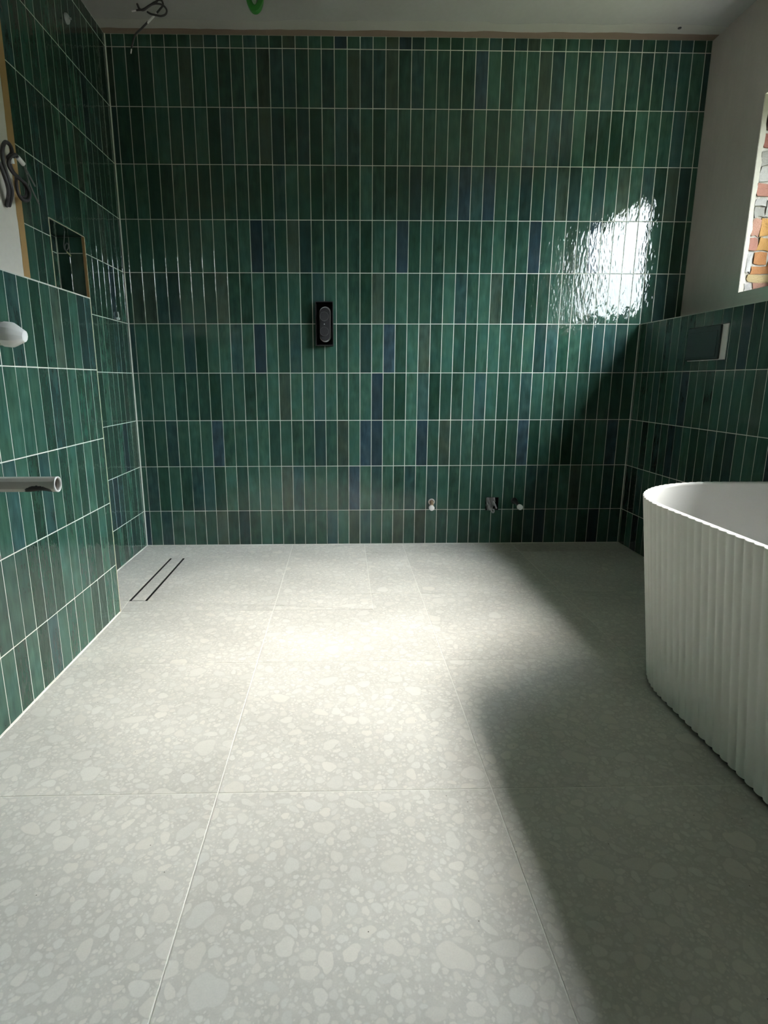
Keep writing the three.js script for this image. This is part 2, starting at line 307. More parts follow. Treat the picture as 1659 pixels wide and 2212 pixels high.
// ---------------------------------------------------------------- right wall with the window opening
const WZ0 = 0.4378, WZ1 = 2.02, WY0 = 1.2856, WY1 = 2.0709;
const wallRight = group('wall_right', null, 'grey plastered upper right wall with a raw brick window reveal', 'wall', 'structure');
{
  const lining = 0.085, big = [WZ0 - lining, WZ1 + lining, WY0 - 0.05, WY1 + lining], op = [WZ0, WZ1, WY0, WY1];
  mesh('masonry', mergeGeometries(cut([-0.2, ZF + 0.2, -0.15, YC + 0.2], [big]).map(([a, b, c, d]) => box(XR + 0.012, XO, c, d, a, b))), M.masonry, wallRight);
  mesh('plaster', mergeGeometries(cut([0, ZF, YT - 0.001, YC], [op]).map(([a, b, c, d]) => box(XR, XR + 0.0119, c, d, a, b))), M.plasterGrey, wallRight);
  const mortar = std(lin(0.19, 0.175, 0.15), 0.95, { bumpMap: roughBump, bumpScale: 0.004 });
  mesh('mortar', mergeGeometries([box(XR + 0.012, XO, WY0, WY1, big[0], WZ0 - 0.006), box(XR + 0.012, XO, WY0, WY1, WZ1 + 0.006, big[1]), box(XR + 0.012, XO, WY1 + 0.006, big[3], big[0], big[1])]), mortar, wallRight);
  mesh('sill_mortar', box(XR + 0.012, XO, big[2], WY0, big[0], big[1]), std(lin(0.26, 0.245, 0.22), 0.95, { bumpMap: roughBump, bumpScale: 0.002 }), wallRight);
  const edgeS = new THREE.Shape(), re = rng(77); edgeS.moveTo(XR + 0.0005, WY0); edgeS.lineTo(XR + 0.0005, WY1);
  for (let k = 0; k <= 30; k++) edgeS.lineTo(XR + 0.022 + 0.008 * (re() - 0.5), WY1 - (WY1 - WY0) * k / 30);
  const edgeG = new THREE.ExtrudeGeometry(edgeS, { depth: 0.02, bevelEnabled: false }); edgeG.translate(0.0008, 0, WZ0 - 0.0185);
  mesh('plaster_edge', edgeG, std(lin(0.18, 0.168, 0.14), 0.95, { bumpMap: roughBump, bumpScale: 0.003 }), wallRight);
  // rough stones and bricks of the reveal: x0, x1, y0, y1, colour
  const C = { brown: [0.085, 0.045, 0.032], red: [0.13, 0.04, 0.027], grey: [0.15, 0.143, 0.125], pink: [0.17, 0.07, 0.047], white: [0.20, 0.19, 0.175], peach: [0.20, 0.10, 0.067], yellow: [0.20, 0.10, 0.02], orange: [0.18, 0.07, 0.016], cream: [0.21, 0.155, 0.07] };
  const mats = {}; for (const k in C) mats[k] = std(lin(...C[k]), 0.95, { map: plasterMap, bumpMap: roughBump, bumpScale: 0.003 });
  const rb = rng(91);
  const rough = (w, h, d, j) => { const g = new THREE.BoxGeometry(w, h, d, 2, 2, 1), p = g.attributes.position, seen = new Map(); for (let i = 0; i < p.count; i++) { const key = [p.getX(i), p.getY(i), p.getZ(i)].map((v) => v.toFixed(4)).join(); if (!seen.has(key)) seen.set(key, [(rb() - 0.5) * j, (rb() - 0.5) * j, (rb() - 0.5) * j * 0.7]); const o = seen.get(key); p.setXYZ(i, p.getX(i) + o[0], p.getY(i) + o[1], p.getZ(i) + o[2]); } return toCreasedNormals(g, 0.5); };
  const far = [
    [2.872, 3.00, 1.935, 2.055, 'brown'], [3.01, 3.14, 1.95, 2.06, 'red'], [2.873, 2.96, 1.868, 1.925, 'red'], [2.968, 3.14, 1.872, 1.94, 'brown'],
    [2.874, 2.935, 1.80, 1.858, 'grey'], [2.942, 3.14, 1.79, 1.862, 'grey'], [2.873, 2.955, 1.736, 1.792, 'white'], [2.962, 3.14, 1.73, 1.782, 'peach'],
    [2.874, 3.02, 1.682, 1.728, 'pink'], [3.03, 3.14, 1.67, 1.722, 'red'], [2.873, 2.92, 1.640, 1.674, 'white'], [2.927, 3.00, 1.60, 1.664, 'grey'], [2.874, 2.92, 1.598, 1.634, 'grey'], [3.008, 3.14, 1.59, 1.662, 'white'],
    [2.872, 2.908, 1.520, 1.590, 'peach'], [2.914, 3.01, 1.522, 1.592, 'yellow'], [2.871, 2.903, 1.464, 1.514, 'pink'], [2.909, 2.965, 1.462, 1.515, 'yellow'], [2.972, 3.14, 1.462, 1.52, 'orange'], [3.017, 3.14, 1.527, 1.583, 'peach'],
    [2.871, 2.892, 1.372, 1.456, 'white'], [2.897, 2.96, 1.405, 1.455, 'orange'], [2.966, 3.14, 1.402, 1.455, 'yellow'], [2.897, 2.99, 1.366, 1.399, 'orange'], [2.996, 3.14, 1.35, 1.396, 'cream'], [2.884, 3.00, 1.328, 1.361, 'cream'], [2.872, 2.905, 1.290, 1.323, 'white'], [2.912, 3.02, 1.290, 1.323, 'peach'], [3.03, 3.14, 1.29, 1.343, 'pink']];
  for (const [x0, x1, y0, y1, c] of far) { const g = rough(x1 - x0, y1 - y0, 0.05, 0.011); g.translate((x0 + x1) / 2, (y0 + y1) / 2, WZ0 - 0.024); mesh('stone', g, mats[c], wallRight); }
  const kinds = ['red', 'peach', 'brown', 'orange', 'grey'];
  for (let y = WY0 + 0.008, k = 0; y < WY1 - 0.05; y += 0.078, k++) for (const [x0, x1] of k % 2 ? [[2.872, 2.985], [2.995, 3.14]] : [[2.872, 3.05], [3.06, 3.14]]) { const g = rough(x1 - x0, 0.066, 0.05, 0.008); g.translate((x0 + x1) / 2, y + 0.035, WZ1 + 0.024); mesh('brick', g, mats[kinds[(rb() * 5) | 0]], wallRight); }
  for (let z = WZ0 + 0.01; z < WZ1 - 0.05; z += 0.078) { const g = rough(0.262, 0.05, 0.066, 0.008); g.translate(3.005, WY1 + 0.024, z + 0.035); mesh('brick', g, mats[kinds[(rb() * 5) | 0]], wallRight); }
}
// window frame and pane
const win = group('window_1', null, 'window in the right wall throwing daylight over the ledge', 'window', 'structure');
{
  const x0 = 2.99, x1 = 3.05, f = 0.05, parts = [[WZ0, WZ1, WY0, WY0 + f + 0.02], [WZ0, WZ1, WY1 - f, WY1], [WZ0, WZ0 + f, WY0 + f, WY1 - f], [WZ1 - f, WZ1, WY0 + f, WY1 - f]];
  for (const [a, b, c, d] of parts) mesh('window_frame', new RoundedBoxGeometry(x1 - x0, d - c, b - a, 2, 0.006).translate((x0 + x1) / 2, (c + d) / 2, (a + b) / 2), M.frame, win);
  const glass = new THREE.MeshPhysicalMaterial({ color: 0xffffff, roughness: 0, transmission: 1, thickness: 0, ior: 1.5 });
  mesh('pane', new THREE.PlaneGeometry(WZ1 - WZ0 - 2 * f + 0.01, WY1 - WY0 - 2 * f).rotateY(-Math.PI / 2).translate(3.02, (WY0 + WY1) / 2 + 0.01, (WZ0 + WZ1) / 2), glass, win);
}
// ---------------------------------------------------------------- front wall, ceiling
tag(mesh('wall_front', box(XL - 0.33, XO, -0.15, YC + 0.2, ZF, ZF + 0.2), M.bareBoard), 'bare board wall behind the camera', 'wall', null, 'structure');
const ceiling = group('ceiling', null, 'grey plastered ceiling over the whole room', 'ceiling', 'structure');
mesh('ceiling_slab', box(XL, XR + 0.011, YC, YC + 0.2, 0, ZF), M.ceiling, ceiling);
{
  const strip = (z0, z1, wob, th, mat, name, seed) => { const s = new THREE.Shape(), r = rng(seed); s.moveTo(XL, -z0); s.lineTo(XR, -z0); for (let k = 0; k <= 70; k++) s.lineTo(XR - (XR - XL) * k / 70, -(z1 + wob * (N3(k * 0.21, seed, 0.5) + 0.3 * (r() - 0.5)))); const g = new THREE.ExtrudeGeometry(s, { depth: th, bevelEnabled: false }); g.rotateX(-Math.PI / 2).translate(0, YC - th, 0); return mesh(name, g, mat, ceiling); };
  strip(0, 0.046, 0.012, 0.0016, M.brown, 'bare_strip', 5);
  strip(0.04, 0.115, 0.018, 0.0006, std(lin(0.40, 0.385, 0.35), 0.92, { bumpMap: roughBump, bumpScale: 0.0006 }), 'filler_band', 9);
  mesh('screw_hole', new THREE.CylinderGeometry(0.008, 0.008, 0.004, 14).translate(2.632, YC - 0.001, 0.096), M.blackSoft, ceiling);
}
// silicone in the corners
tag(mesh('trim_2', new THREE.CylinderGeometry(0.0045, 0.0045, YC, 8).translate(XL + 0.001, YC / 2, 0.001), M.silicone), 'pale silicone joint in the back left corner of the tiled walls', 'trim', null, 'structure');
tag(mesh('trim_3', new THREE.CylinderGeometry(0.003, 0.003, YT, 8).translate(XE - 0.0005, YT / 2, 0.0005), M.silicone), 'pale silicone joint in the back right corner above the floor', 'trim', null, 'structure');
tag(mesh('baseboard_left', mergeGeometries([box(XH - 0.002, XH + 0.0025, -0.004, 0.0015, ZH, ZF), box(XL - 0.001, XL + 0.003, -0.004, 0.0015, 0, ZH)]), M.floorGrout), 'white silicone joint where the left tiles meet the floor', 'trim', null, 'structure');
tag(mesh('baseboard_back', box(XL, XE, -0.004, 0.0015, -0.001, 0.003), M.floorGrout), 'white silicone joint where the back wall meets the floor', 'trim', null, 'structure');

// ---------------------------------------------------------------- floor
const floor = group('floor', null, 'floor of large pale terrazzo slabs with white joints', 'floor', 'structure');
const DX0 = 0.160, DX1 = 0.237, DZ0 = 0.2175, DZ1 = 0.82, DIP = -0.008, SX = 1.19;
{
  const r = rng(61), grout = [];
  const poly = (pts, inset, drop, uvo, skirt) => {
    let a = 0; for (let i = 0; i < pts.length; i++) { const p = pts[i], q = pts[(i + 1) % pts.length]; a += p[0] * q[1] - q[0] * p[1]; }
    if (a > 0) pts = [...pts].reverse();
    const n = pts.length, off = pts.map((p, i) => {
      if (!inset) return p;
      const a0 = pts[(i + n - 1) % n], b0 = pts[(i + 1) % n], e1 = V(p[0] - a0[0], p[1] - a0[1], 0).normalize(), e2 = V(b0[0] - p[0], b0[1] - p[1], 0).normalize();
      const n1 = V(e1.y, -e1.x, 0), n2 = V(e2.y, -e2.x, 0), m = n1.clone().add(n2), k = inset / Math.max(0.15, 0.5 * m.lengthSq());
      return [p[0] + m.x * k, p[1] + m.y * k, p[2]];
    });
    const P = [], UV = [], put = (q, y) => { P.push(q[0], y, q[1]); UV.push((q[0] + uvo[0]) / TERR, (q[1] + uvo[1]) / TERR); };
    const tri = THREE.ShapeUtils.triangulateShape(off.map((q) => new THREE.Vector2(q[0], q[1])), []);
    for (const t of tri) { const [A, B, Cc] = t.map((i) => off[i]); const cr = (B[0] - A[0]) * (Cc[1] - A[1]) - (B[1] - A[1]) * (Cc[0] - A[0]); for (const q of cr > 0 ? [A, Cc, B] : [A, B, Cc]) put(q, (q[2] || 0) + drop); }
    if (skirt) for (let i = 0; i < n; i++) { const A = off[i], B = off[(i + 1) % n], ya = A[2] || 0, yb = B[2] || 0; put(A, ya); put(B, yb - 0.008); put(B, yb); put(A, ya); put(A, ya - 0.008); put(B, yb - 0.008); }
    const g = new THREE.BufferGeometry(); g.setAttribute('position', new THREE.Float32BufferAttribute(P, 3)); g.setAttribute('uv', new THREE.Float32BufferAttribute(UV, 2)); g.computeVertexNormals(); return g;
  };
  const slab = (pts, inset = 0.0016) => { const o = [r() * TERR, r() * TERR]; mesh('slab', poly(pts, inset, 0, o, true), M.terrazzo, floor); grout.push(poly(pts, 0, -0.0009, [0, 0], false)); };
  const gx = 0.7867, yE = (x) => DIP * (1 - (x - DX1) / (SX - DX1)), zN = (x) => DZ0 * (1 - (x - DX1) / (SX - DX1)), zS = (x) => DZ1 + (ZH - DZ1) * (x - DX1) / (SX - DX1);
  const dA = [DX0, DZ0, DIP], dB = [DX1, DZ0, DIP], dC = [DX1, DZ1, DIP], dD = [DX0, DZ1, DIP];
  slab([[XL, 0, 0], dA, dD, [XL, DZ1, 0]], 0.0017);
  slab([[XL, DZ1, 0], dD, [XH, ZH, 0], [XL, ZH, 0]], 0.0017);
  slab([[XL, 0, 0], [0.2, 0, 0], [0.2, DZ0, DIP], dA], 0.0017);
  slab([[0.2, 0, 0], [gx, 0, 0], [gx, zN(gx), yE(gx)], dB, [0.2, DZ0, DIP]], 0.0017);
  slab([[gx, 0, 0], [SX, 0, 0], [gx, zN(gx), yE(gx)]], 0.0017);
  slab([dB, [gx, zN(gx), yE(gx)], [gx, zS(gx), yE(gx)], dC], 0.0017);
  slab([[gx, zN(gx), yE(gx)], [SX, 0, 0], [SX, 0.7827, 0], [gx, 0.7827, yE(gx)]], 0.0017);
  slab([[gx, 0.7827, yE(gx)], [SX, 0.7827, 0], [SX, ZH, 0], [gx, zS(gx), yE(gx)]], 0.0017);
  slab([dD, dC, [gx, zS(gx), yE(gx)], [gx, ZH, 0], [XH, ZH, 0]], 0.0017);
  slab([[gx, zS(gx), yE(gx)], [SX, ZH, 0], [gx, ZH, 0]], 0.0017);
  const X = [XH, gx, 1.4045, 2.0223, XE], Zs = [0, 0.165, 0.7827, 1.4005, 2.0183, 2.6361, 3.2539, 3.8717, ZF];
  slab([[XH, ZH, 0], [gx, ZH, 0], [gx, 1.4005, 0], [XH, 1.4005, 0]]);
  slab([[gx, ZH, 0], [SX, ZH, 0], [SX, 0.7827, 0], [1.4045, 0.7827, 0], [1.4045, 1.4005, 0], [gx, 1.4005, 0]]);
  slab([[SX, 0, 0], [1.4045, 0, 0], [1.4045, 0.165, 0], [SX, 0.165, 0]]); slab([[SX, 0.165, 0], [1.4045, 0.165, 0], [1.4045, 0.7827, 0], [SX, 0.7827, 0]]);
  for (let j = 0; j + 1 < Zs.length; j++) for (let i = j < 3 ? 2 : 0; i < 4; i++) slab([[X[i], Zs[j], 0], [X[i + 1], Zs[j], 0], [X[i + 1], Zs[j + 1], 0], [X[i], Zs[j + 1], 0]]);
  mesh('grout', mergeGeometries(grout), M.floorGrout, floor);
  mesh('screed', mergeGeometries(cut([XL - 0.1, XO, -0.2, ZF], [[DX0 - 0.001, DX1 + 0.001, DZ0 - 0.001, DZ1 + 0.001]]).map(([a, b, c, d]) => box(a, b, -0.15, -0.018, c, d)).concat([box(DX0 - 0.001, DX1 + 0.001, -0.15, -0.09, DZ0 - 0.001, DZ1 + 0.001)])), M.masonry, floor);
}
// slot drain
{
  const g = group('floor_drain', V((DX0 + DX1) / 2, DIP, (DZ0 + DZ1) / 2), 'long slot drain with black slots and a slab strip beside the left wall', 'drain');
  const hw = (DX1 - DX0) / 2, hl = (DZ1 - DZ0) / 2;
  const ch = cut([-hw, hw, -hl, hl], [[-hw + 0.0015, hw - 0.0015, -hl + 0.0015, hl - 0.0015]]).map(([a, b, c, d]) => box(a, b, -0.06, -0.0005, c, d)); ch.push(box(-hw, hw, -0.062, -0.06, -hl, hl));
  mesh('channel', mergeGeometries(ch), M.dark, g);
  const ins = box(-hw + 0.011, hw - 0.011, -0.002, 0.0005, -hl + 0.002, hl - 0.004), uv = ins.attributes.uv, p = ins.attributes.position;
  for (let i = 0; i < uv.count; i++) uv.setXY(i, (p.getX(i) + 0.3) / TERR, (p.getZ(i) + 0.9) / TERR);
  mesh('slab_insert', ins, M.terrazzo, g);
  mesh('carrier', box(-hw + 0.0108, hw - 0.0108, -0.059, -0.002, -hl + 0.002, hl - 0.004), M.black, g);
}

// ---------------------------------------------------------------- bathtub
{
  const g = group('bathtub', V(XE, 0, 2.133), 'white fluted bathtub with rounded end standing against the right ledge', 'bathtub');
  const H = 0.575, x0 = 1.916 - XE, x1 = -0.001, z0 = 1.283 - 2.133, z1 = 2.983 - 2.133;
  const nEnd = 110, nArc = 220, nSide = 320, nR = 8, nBack = 40;
  // closed loop seen from above: end at z0 (wall to arc), arc, long side, arc, end at z1, wall corners, wall side
  const loop = (xl, xr, za, zb, rl, rr) => {
    const o = [], line = (a, b, n, nx, nz, fl) => { for (let i = 0; i < n; i++) { const t = i / n; o.push([a[0] + (b[0] - a[0]) * t, a[1] + (b[1] - a[1]) * t, nx, nz, fl]); } };
    const arc = (cx, cz, r, t0, t1, n, fl) => { for (let i = 0; i < n; i++) { const t = t0 + (t1 - t0) * i / n; o.push([cx + r * Math.cos(t), cz + r * Math.sin(t), Math.cos(t), Math.sin(t), fl]); } };
    const P = Math.PI;
    line([xr - rr, za], [xl + rl, za], nEnd, 0, -1, 1); arc(xl + rl, za + rl, rl, 1.5 * P, P, nArc, 1); line([xl, za + rl], [xl, zb - rl], nSide, -1, 0, 1); arc(xl + rl, zb - rl, rl, P, 0.5 * P, nArc, 1);
    line([xl + rl, zb], [xr - rr, zb], nEnd, 0, 1, 1); arc(xr - rr, zb - rr, rr, 0.5 * P, 0, nR, 0); line([xr, zb - rr], [xr, za + rr], nBack, 1, 0, 0); arc(xr - rr, za + rr, rr, 0, -0.5 * P, nR, 0); return o;
  };
  const base = loop(x0, x1, z0, z1, 0.38, 0.02), arcLen = [0]; for (let i = 1; i < base.length; i++) arcLen.push(arcLen[i - 1] + Math.hypot(base[i][0] - base[i - 1][0], base[i][1] - base[i - 1][1]));
  const pitch = 0.0295, flute = (i) => base[i][4] ? 0.0062 * Math.pow(Math.abs(Math.sin(Math.PI * arcLen[i] / pitch)), 0.7) : 0;
  const ring = (inset, y, fl, rr = 0.02) => loop(x0 + inset, inset > 0.012 ? x1 - Math.min(inset, 0.3) * (rr > 0.02 ? 1 : 0) : x1, z0 + inset, z1 - inset, Math.max(0.02, 0.38 - inset), rr).map((p, i) => { const f = fl ? flute(i) - 0.0062 : 0; return [p[0] + p[2] * f, y, p[1] + p[3] * f]; });
  const skin = (rings, capLast) => {
    const n = rings[0].length, P = [], I = []; rings.forEach((r) => r.forEach((p) => P.push(...p)));
    for (let k = 0; k + 1 < rings.length; k++) for (let i = 0; i < n; i++) { const j = (i + 1) % n, a = k * n + i, b = k * n + j, c = (k + 1) * n + j, d = (k + 1) * n + i; I.push(a, b, c, a, c, d); }
    if (capLast) { const k = (rings.length - 1) * n; let cx = 0, cy = 0, cz = 0; rings[rings.length - 1].forEach((p) => { cx += p[0] / n; cy += p[1] / n; cz += p[2] / n; }); P.push(cx, cy, cz); const ci = P.length / 3 - 1; for (let i = 0; i < n; i++) I.push(k + i, k + (i + 1) % n, ci); }
    const q = new THREE.BufferGeometry(); q.setAttribute('position', new THREE.Float32BufferAttribute(P, 3)); q.setIndex(I); q.computeVertexNormals(); return q;
  };
  const taper = (y) => 0.066 * (1 - y / H);
  mesh('outer_shell', skin([0.011, 0.2, 0.4, H - 0.004, H - 0.0012].map((y, k) => ring(taper(y) + (k === 4 ? 0.0008 : 0), y, true)), false), M.tub, g);
  mesh('rim', skin([ring(0.0008, H - 0.0012, true), ring(0.0025, H, true), ring(0.017, H, false, 0.06), ring(0.020, H - 0.001, false, 0.07), ring(0.0215, H - 0.006, false, 0.075)], false), M.tubIn, g);
  const prof = [[0.0215, H - 0.006], [0.026, 0.50], [0.032, 0.40], [0.045, 0.30], [0.07, 0.21], [0.11, 0.15], [0.16, 0.125], [0.22, 0.118]];
  mesh('basin', skin(prof.map(([d, y]) => ring(d, y, false, Math.min(0.11, 0.075 + d * 0.4))), true), M.tubIn, g);
  mesh('plinth', skin([ring(0.077, 0.0005, false), ring(0.077, 0.016, false)], true), M.black, g);
}

// ---------------------------------------------------------------- shower valve on the back wall
{
  const cx = 0.98, cy = 1.188, g = group('shower_valve', V(cx, cy, 0), 'black concealed shower valve with two round bosses in the back wall', 'valve');
  const w = 0.046, h = 0.109;
  mesh('box', mergeGeometries(cut([-w, w, -h, h], [[-w + 0.004, w - 0.004, -h + 0.004, h - 0.004]]).map(([a, b, c, d]) => box(a, b, c, d, -0.12, 0.030)).concat([box(-w, w, -h, h, -0.125, -0.05)])), M.black, g);
  const cap = (r, dy, d, z) => { const s = new THREE.Shape(); s.absarc(0, dy, r, 0, Math.PI, false); s.absarc(0, -dy, r, Math.PI, 2 * Math.PI, false); const q = new THREE.ExtrudeGeometry(s, { depth: d, bevelEnabled: true, bevelSize: 0.002, bevelThickness: 0.002, bevelSegments: 2, curveSegments: 18 }); q.translate(0, 0, z); return q; };
  mesh('body', cap(0.0245, 0.055, 0.072, -0.05).translate(0.003, -0.003, 0), M.blackSoft, g);
  mesh('flange', cap(0.0275, 0.058, 0.004, 0.012).translate(0.005, -0.003, 0), M.trimGrey, g);
  for (const dy of [0.034, -0.040]) { const b = mesh('boss', mergeGeometries([new THREE.CylinderGeometry(0.021, 0.022, 0.03, 28).rotateX(Math.PI / 2).translate(0, dy, 0.030)]), M.blackSoft, g); mesh('boss_ring', new THREE.TorusGeometry(0.0215, 0.0012, 8, 32).translate(0, dy, 0.0445), M.bossRing, b); }
  mesh('screw', new THREE.CylinderGeometry(0.0025, 0.0025, 0.004, 10).rotateX(Math.PI / 2).translate(0.0, -0.002, 0.025), M.whitePlastic, g);
}
// ---------------------------------------------------------------- capped water pipes and outlet at the foot of the back wall
function stub(x, y, dx, dy, len, label, ringMat) {
  const g = group('water_pipe', V(x, y, 0), label, 'pipe', null, 'capped pipes low on the back wall');
  mesh('socket', new THREE.TorusGeometry(0.0145, 0.004, 10, 24).translate(0, 0, 0.002), ringMat, g);
  mesh('nipple', capped([[0, 0, -0.006], [dx * 0.3, dy * 0.3, len * 0.4], [dx, dy, len - 0.02]], 0.0095, 16, 12), ringMat === M.pvc ? M.brass : M.blackSoft, g);
  mesh('cap', new THREE.LatheGeometry([[0, 0], [0.011, 0], [0.0145, 0.003], [0.0145, 0.019], [0.013, 0.022], [0, 0.0235]].map((p) => new THREE.Vector2(...p)), 24).rotateX(Math.PI / 2).translate(dx, dy, len - 0.024), M.whitePlastic, g);
  return g;
}
stub(1.5637, 0.2422, -0.014, -0.012, 0.115, 'white capped pipe in a pale socket, left of the two low on the back wall', M.pvc);
stub(2.028, 0.246, -0.004, -0.010, 0.135, 'white capped pipe on a dark nipple, right of the small square opening', M.blackSoft);
{
  const cx = (OUTLET[0] + OUTLET[1]) / 2, cy = (OUTLET[2] + OUTLET[3]) / 2, g = group('wall_outlet', V(cx, cy, 0), 'small square wall opening stuffed with crumpled grey plastic film', 'outlet');
  const w = (OUTLET[1] - OUTLET[0]) / 2, h = (OUTLET[3] - OUTLET[2]) / 2;
  mesh('box', mergeGeometries(cut([-w, w, -h, h], [[-w + 0.002, w - 0.002, -h + 0.002, h - 0.002]]).map(([a, b, c, d]) => box(a, b, c, d, -0.06, 0.0008)).concat([box(-w, w, -h, h, -0.065, -0.06)])), M.dark, g);
  const film = new THREE.PlaneGeometry(0.050, 0.074, 14, 18), p = film.attributes.position;
  for (let i = 0; i < p.count; i++) { const x = p.getX(i), y = p.getY(i); p.setZ(i, -0.002 + 0.03 * N3(x * 70 + y * 45, y * 20, 2) + 0.014 * N3(x * 170 + y * 60, y * 80, 5) + (y < -0.02 ? (-0.02 - y) * 0.6 : 0)); p.setX(i, x * (1 - 0.35 * clamp((-y) / 0.037)) - 0.009); }
  film.computeVertexNormals(); mesh('film', film, M.film, g);
  mesh('film_loop', capped([[-0.016, -0.018, 0.016], [-0.008, -0.034, 0.022], [0.001, -0.046, 0.02], [0.008, -0.043, 0.018], [0.007, -0.03, 0.014]], 0.0042, 24, 7), M.film, g);
  mesh('film_fold', capped([[0.004, 0.012, 0.012], [0.014, -0.004, 0.014], [0.022, -0.022, 0.012]], 0.005, 16, 7), M.film, g);
}
// ---------------------------------------------------------------- flush plate in the right ledge
{
  const g = group('flush_plate', V(XE, 1.056, 0.604), 'dark flush plate with a white edge strip in the right tiled ledge', 'flush plate');
  mesh('frame', new RoundedBoxGeometry(0.06, 0.1415, 0.266, 2, 0.003).translate(0.028, 0, 0), M.whitePlastic, g);
  mesh('plate', new RoundedBoxGeometry(0.010, 0.139, 0.232, 3, 0.004).translate(-0.0065, 0.001, -0.0168), M.plate, g);
  mesh('button', new RoundedBoxGeometry(0.003, 0.105, 0.20, 2, 0.0014).translate(-0.0118, -0.004, -0.0168), M.plate, g);
}
// ---------------------------------------------------------------- pipes out of the half wall
{
  const y = 0.646, z = 1.68, g = group('drain_pipe', V(XH, y, z), 'grey open drain pipe with a notched underside, lower of the two on the half wall', 'pipe');
  const R = 0.0193, r = 0.0165, L = 0.168, nx = 110, na = 80;
  const x0 = 0.088, x1 = 0.156;                                        // notch along the pipe
  const keep = (x, a) => { if (x < x0 || x > x1) return true; const t = (x - x0) / (x1 - x0), d = 0.95 * Math.pow(Math.sin(Math.PI * clamp(t * 0.9 + 0.05)), 0.6); let q = Math.abs(a - 5.3); q = Math.min(q, 6.2832 - q); return q > d; };
  const tube = (rad, flip) => { const g2 = [], at = (i, j) => [L * i / nx, rad * Math.sin(2 * Math.PI * j / na), rad * Math.cos(2 * Math.PI * j / na)]; for (let i = 0; i < nx; i++) for (let j = 0; j < na; j++) { const a = 2 * Math.PI * (j + 0.5) / na, x = L * (i + 0.5) / nx, al = Math.atan2(Math.sin(a), Math.cos(a)); if (!keep(x, (al + 6.2832) % 6.2832)) continue; const q = [at(i, j), at(i + 1, j), at(i + 1, j + 1), at(i, j + 1)]; for (const k of flip ? [0, 2, 1, 0, 3, 2] : [0, 1, 2, 0, 2, 3]) g2.push(...q[k]); } return g2; };
  const geo = new THREE.BufferGeometry(); geo.setAttribute('position', new THREE.Float32BufferAttribute([...tube(R, true), ...tube(r, false)], 3)); geo.computeVertexNormals();
  const pm = std(lin(0.50, 0.47, 0.42), 0.5, { side: THREE.DoubleSide });
  mesh('pipe', toCreasedNormals(geo, 0.6), pm, g);
  mesh('end_ring', new THREE.LatheGeometry([[r, L - 0.004], [R + 0.0003, L - 0.004], [R + 0.0006, L], [r, L + 0.0005], [r, L - 0.004]].map((p) => new THREE.Vector2(...p)), 36).rotateZ(-Math.PI / 2), M.whitePlastic, g);
  mesh('black_sleeve', new THREE.CylinderGeometry(r - 0.001, r - 0.001, 0.075, 28, 1, true).rotateZ(Math.PI / 2).translate(0.118, 0, 0), std(lin(0.01, 0.01, 0.01), 0.8, { side: THREE.DoubleSide }), g);  // near-black sleeve inside the pipe, visible through the notch
  mesh('wall_collar', new THREE.TorusGeometry(R + 0.003, 0.003, 8, 28).rotateY(Math.PI / 2), M.silicone, g);
}
{
  const g = group('capped_pipe', V(XH, 1.022, 1.68), 'thick pipe closed by a white faceted plug, upper of the two on the half wall', 'pipe'); g.rotation.z = -0.11;
  mesh('pipe', new THREE.CylinderGeometry(0.0275, 0.0275, 0.095, 32).rotateZ(Math.PI / 2).translate(0.045, 0, 0), M.pvc, g);
  const cap = new THREE.LatheGeometry([[0, 0.134], [0.008, 0.1335], [0.0135, 0.131], [0.0165, 0.126], [0.0285, 0.106], [0.0295, 0.1], [0.0295, 0.082], [0, 0.082]].map((p) => new THREE.Vector2(...p)), 12).rotateZ(-Math.PI / 2);
  mesh('plug', toCreasedNormals(cap, 0.5), M.whitePlastic, g);
}
// ---------------------------------------------------------------- small outlets on the left wall
{
  const a = group('shower_outlet', V(XL, 2.3238, 0.4161), 'small pale plugged outlet high on the left tiled wall', 'outlet');
  mesh('plug', new THREE.LatheGeometry([[0, 0.012], [0.012, 0.011], [0.018, 0.006], [0.019, 0]].map((p) => new THREE.Vector2(...p)), 24).rotateZ(-Math.PI / 2), M.trimGrey, a);
  mesh('stem', new THREE.CylinderGeometry(0.004, 0.004, 0.016, 12).rotateZ(Math.PI / 2).translate(0.012, 0, 0), M.trimGrey, a);
  const b = group('wall_plug', V(XL, 1.203, 0.1525), 'tiny white plug on a joint of the left wall below the niche', 'plug');
  mesh('plug', new THREE.CylinderGeometry(0.006, 0.006, 0.014, 12).rotateZ(Math.PI / 2).translate(0.006, -0.004, 0), M.whitePlastic, b);
  mesh('tail', capped([[0.008, 0, 0], [0.01, 0.012, 0.002], [0.008, 0.026, 0.001]], 0.0025, 10, 6), M.whitePlastic, b);
}
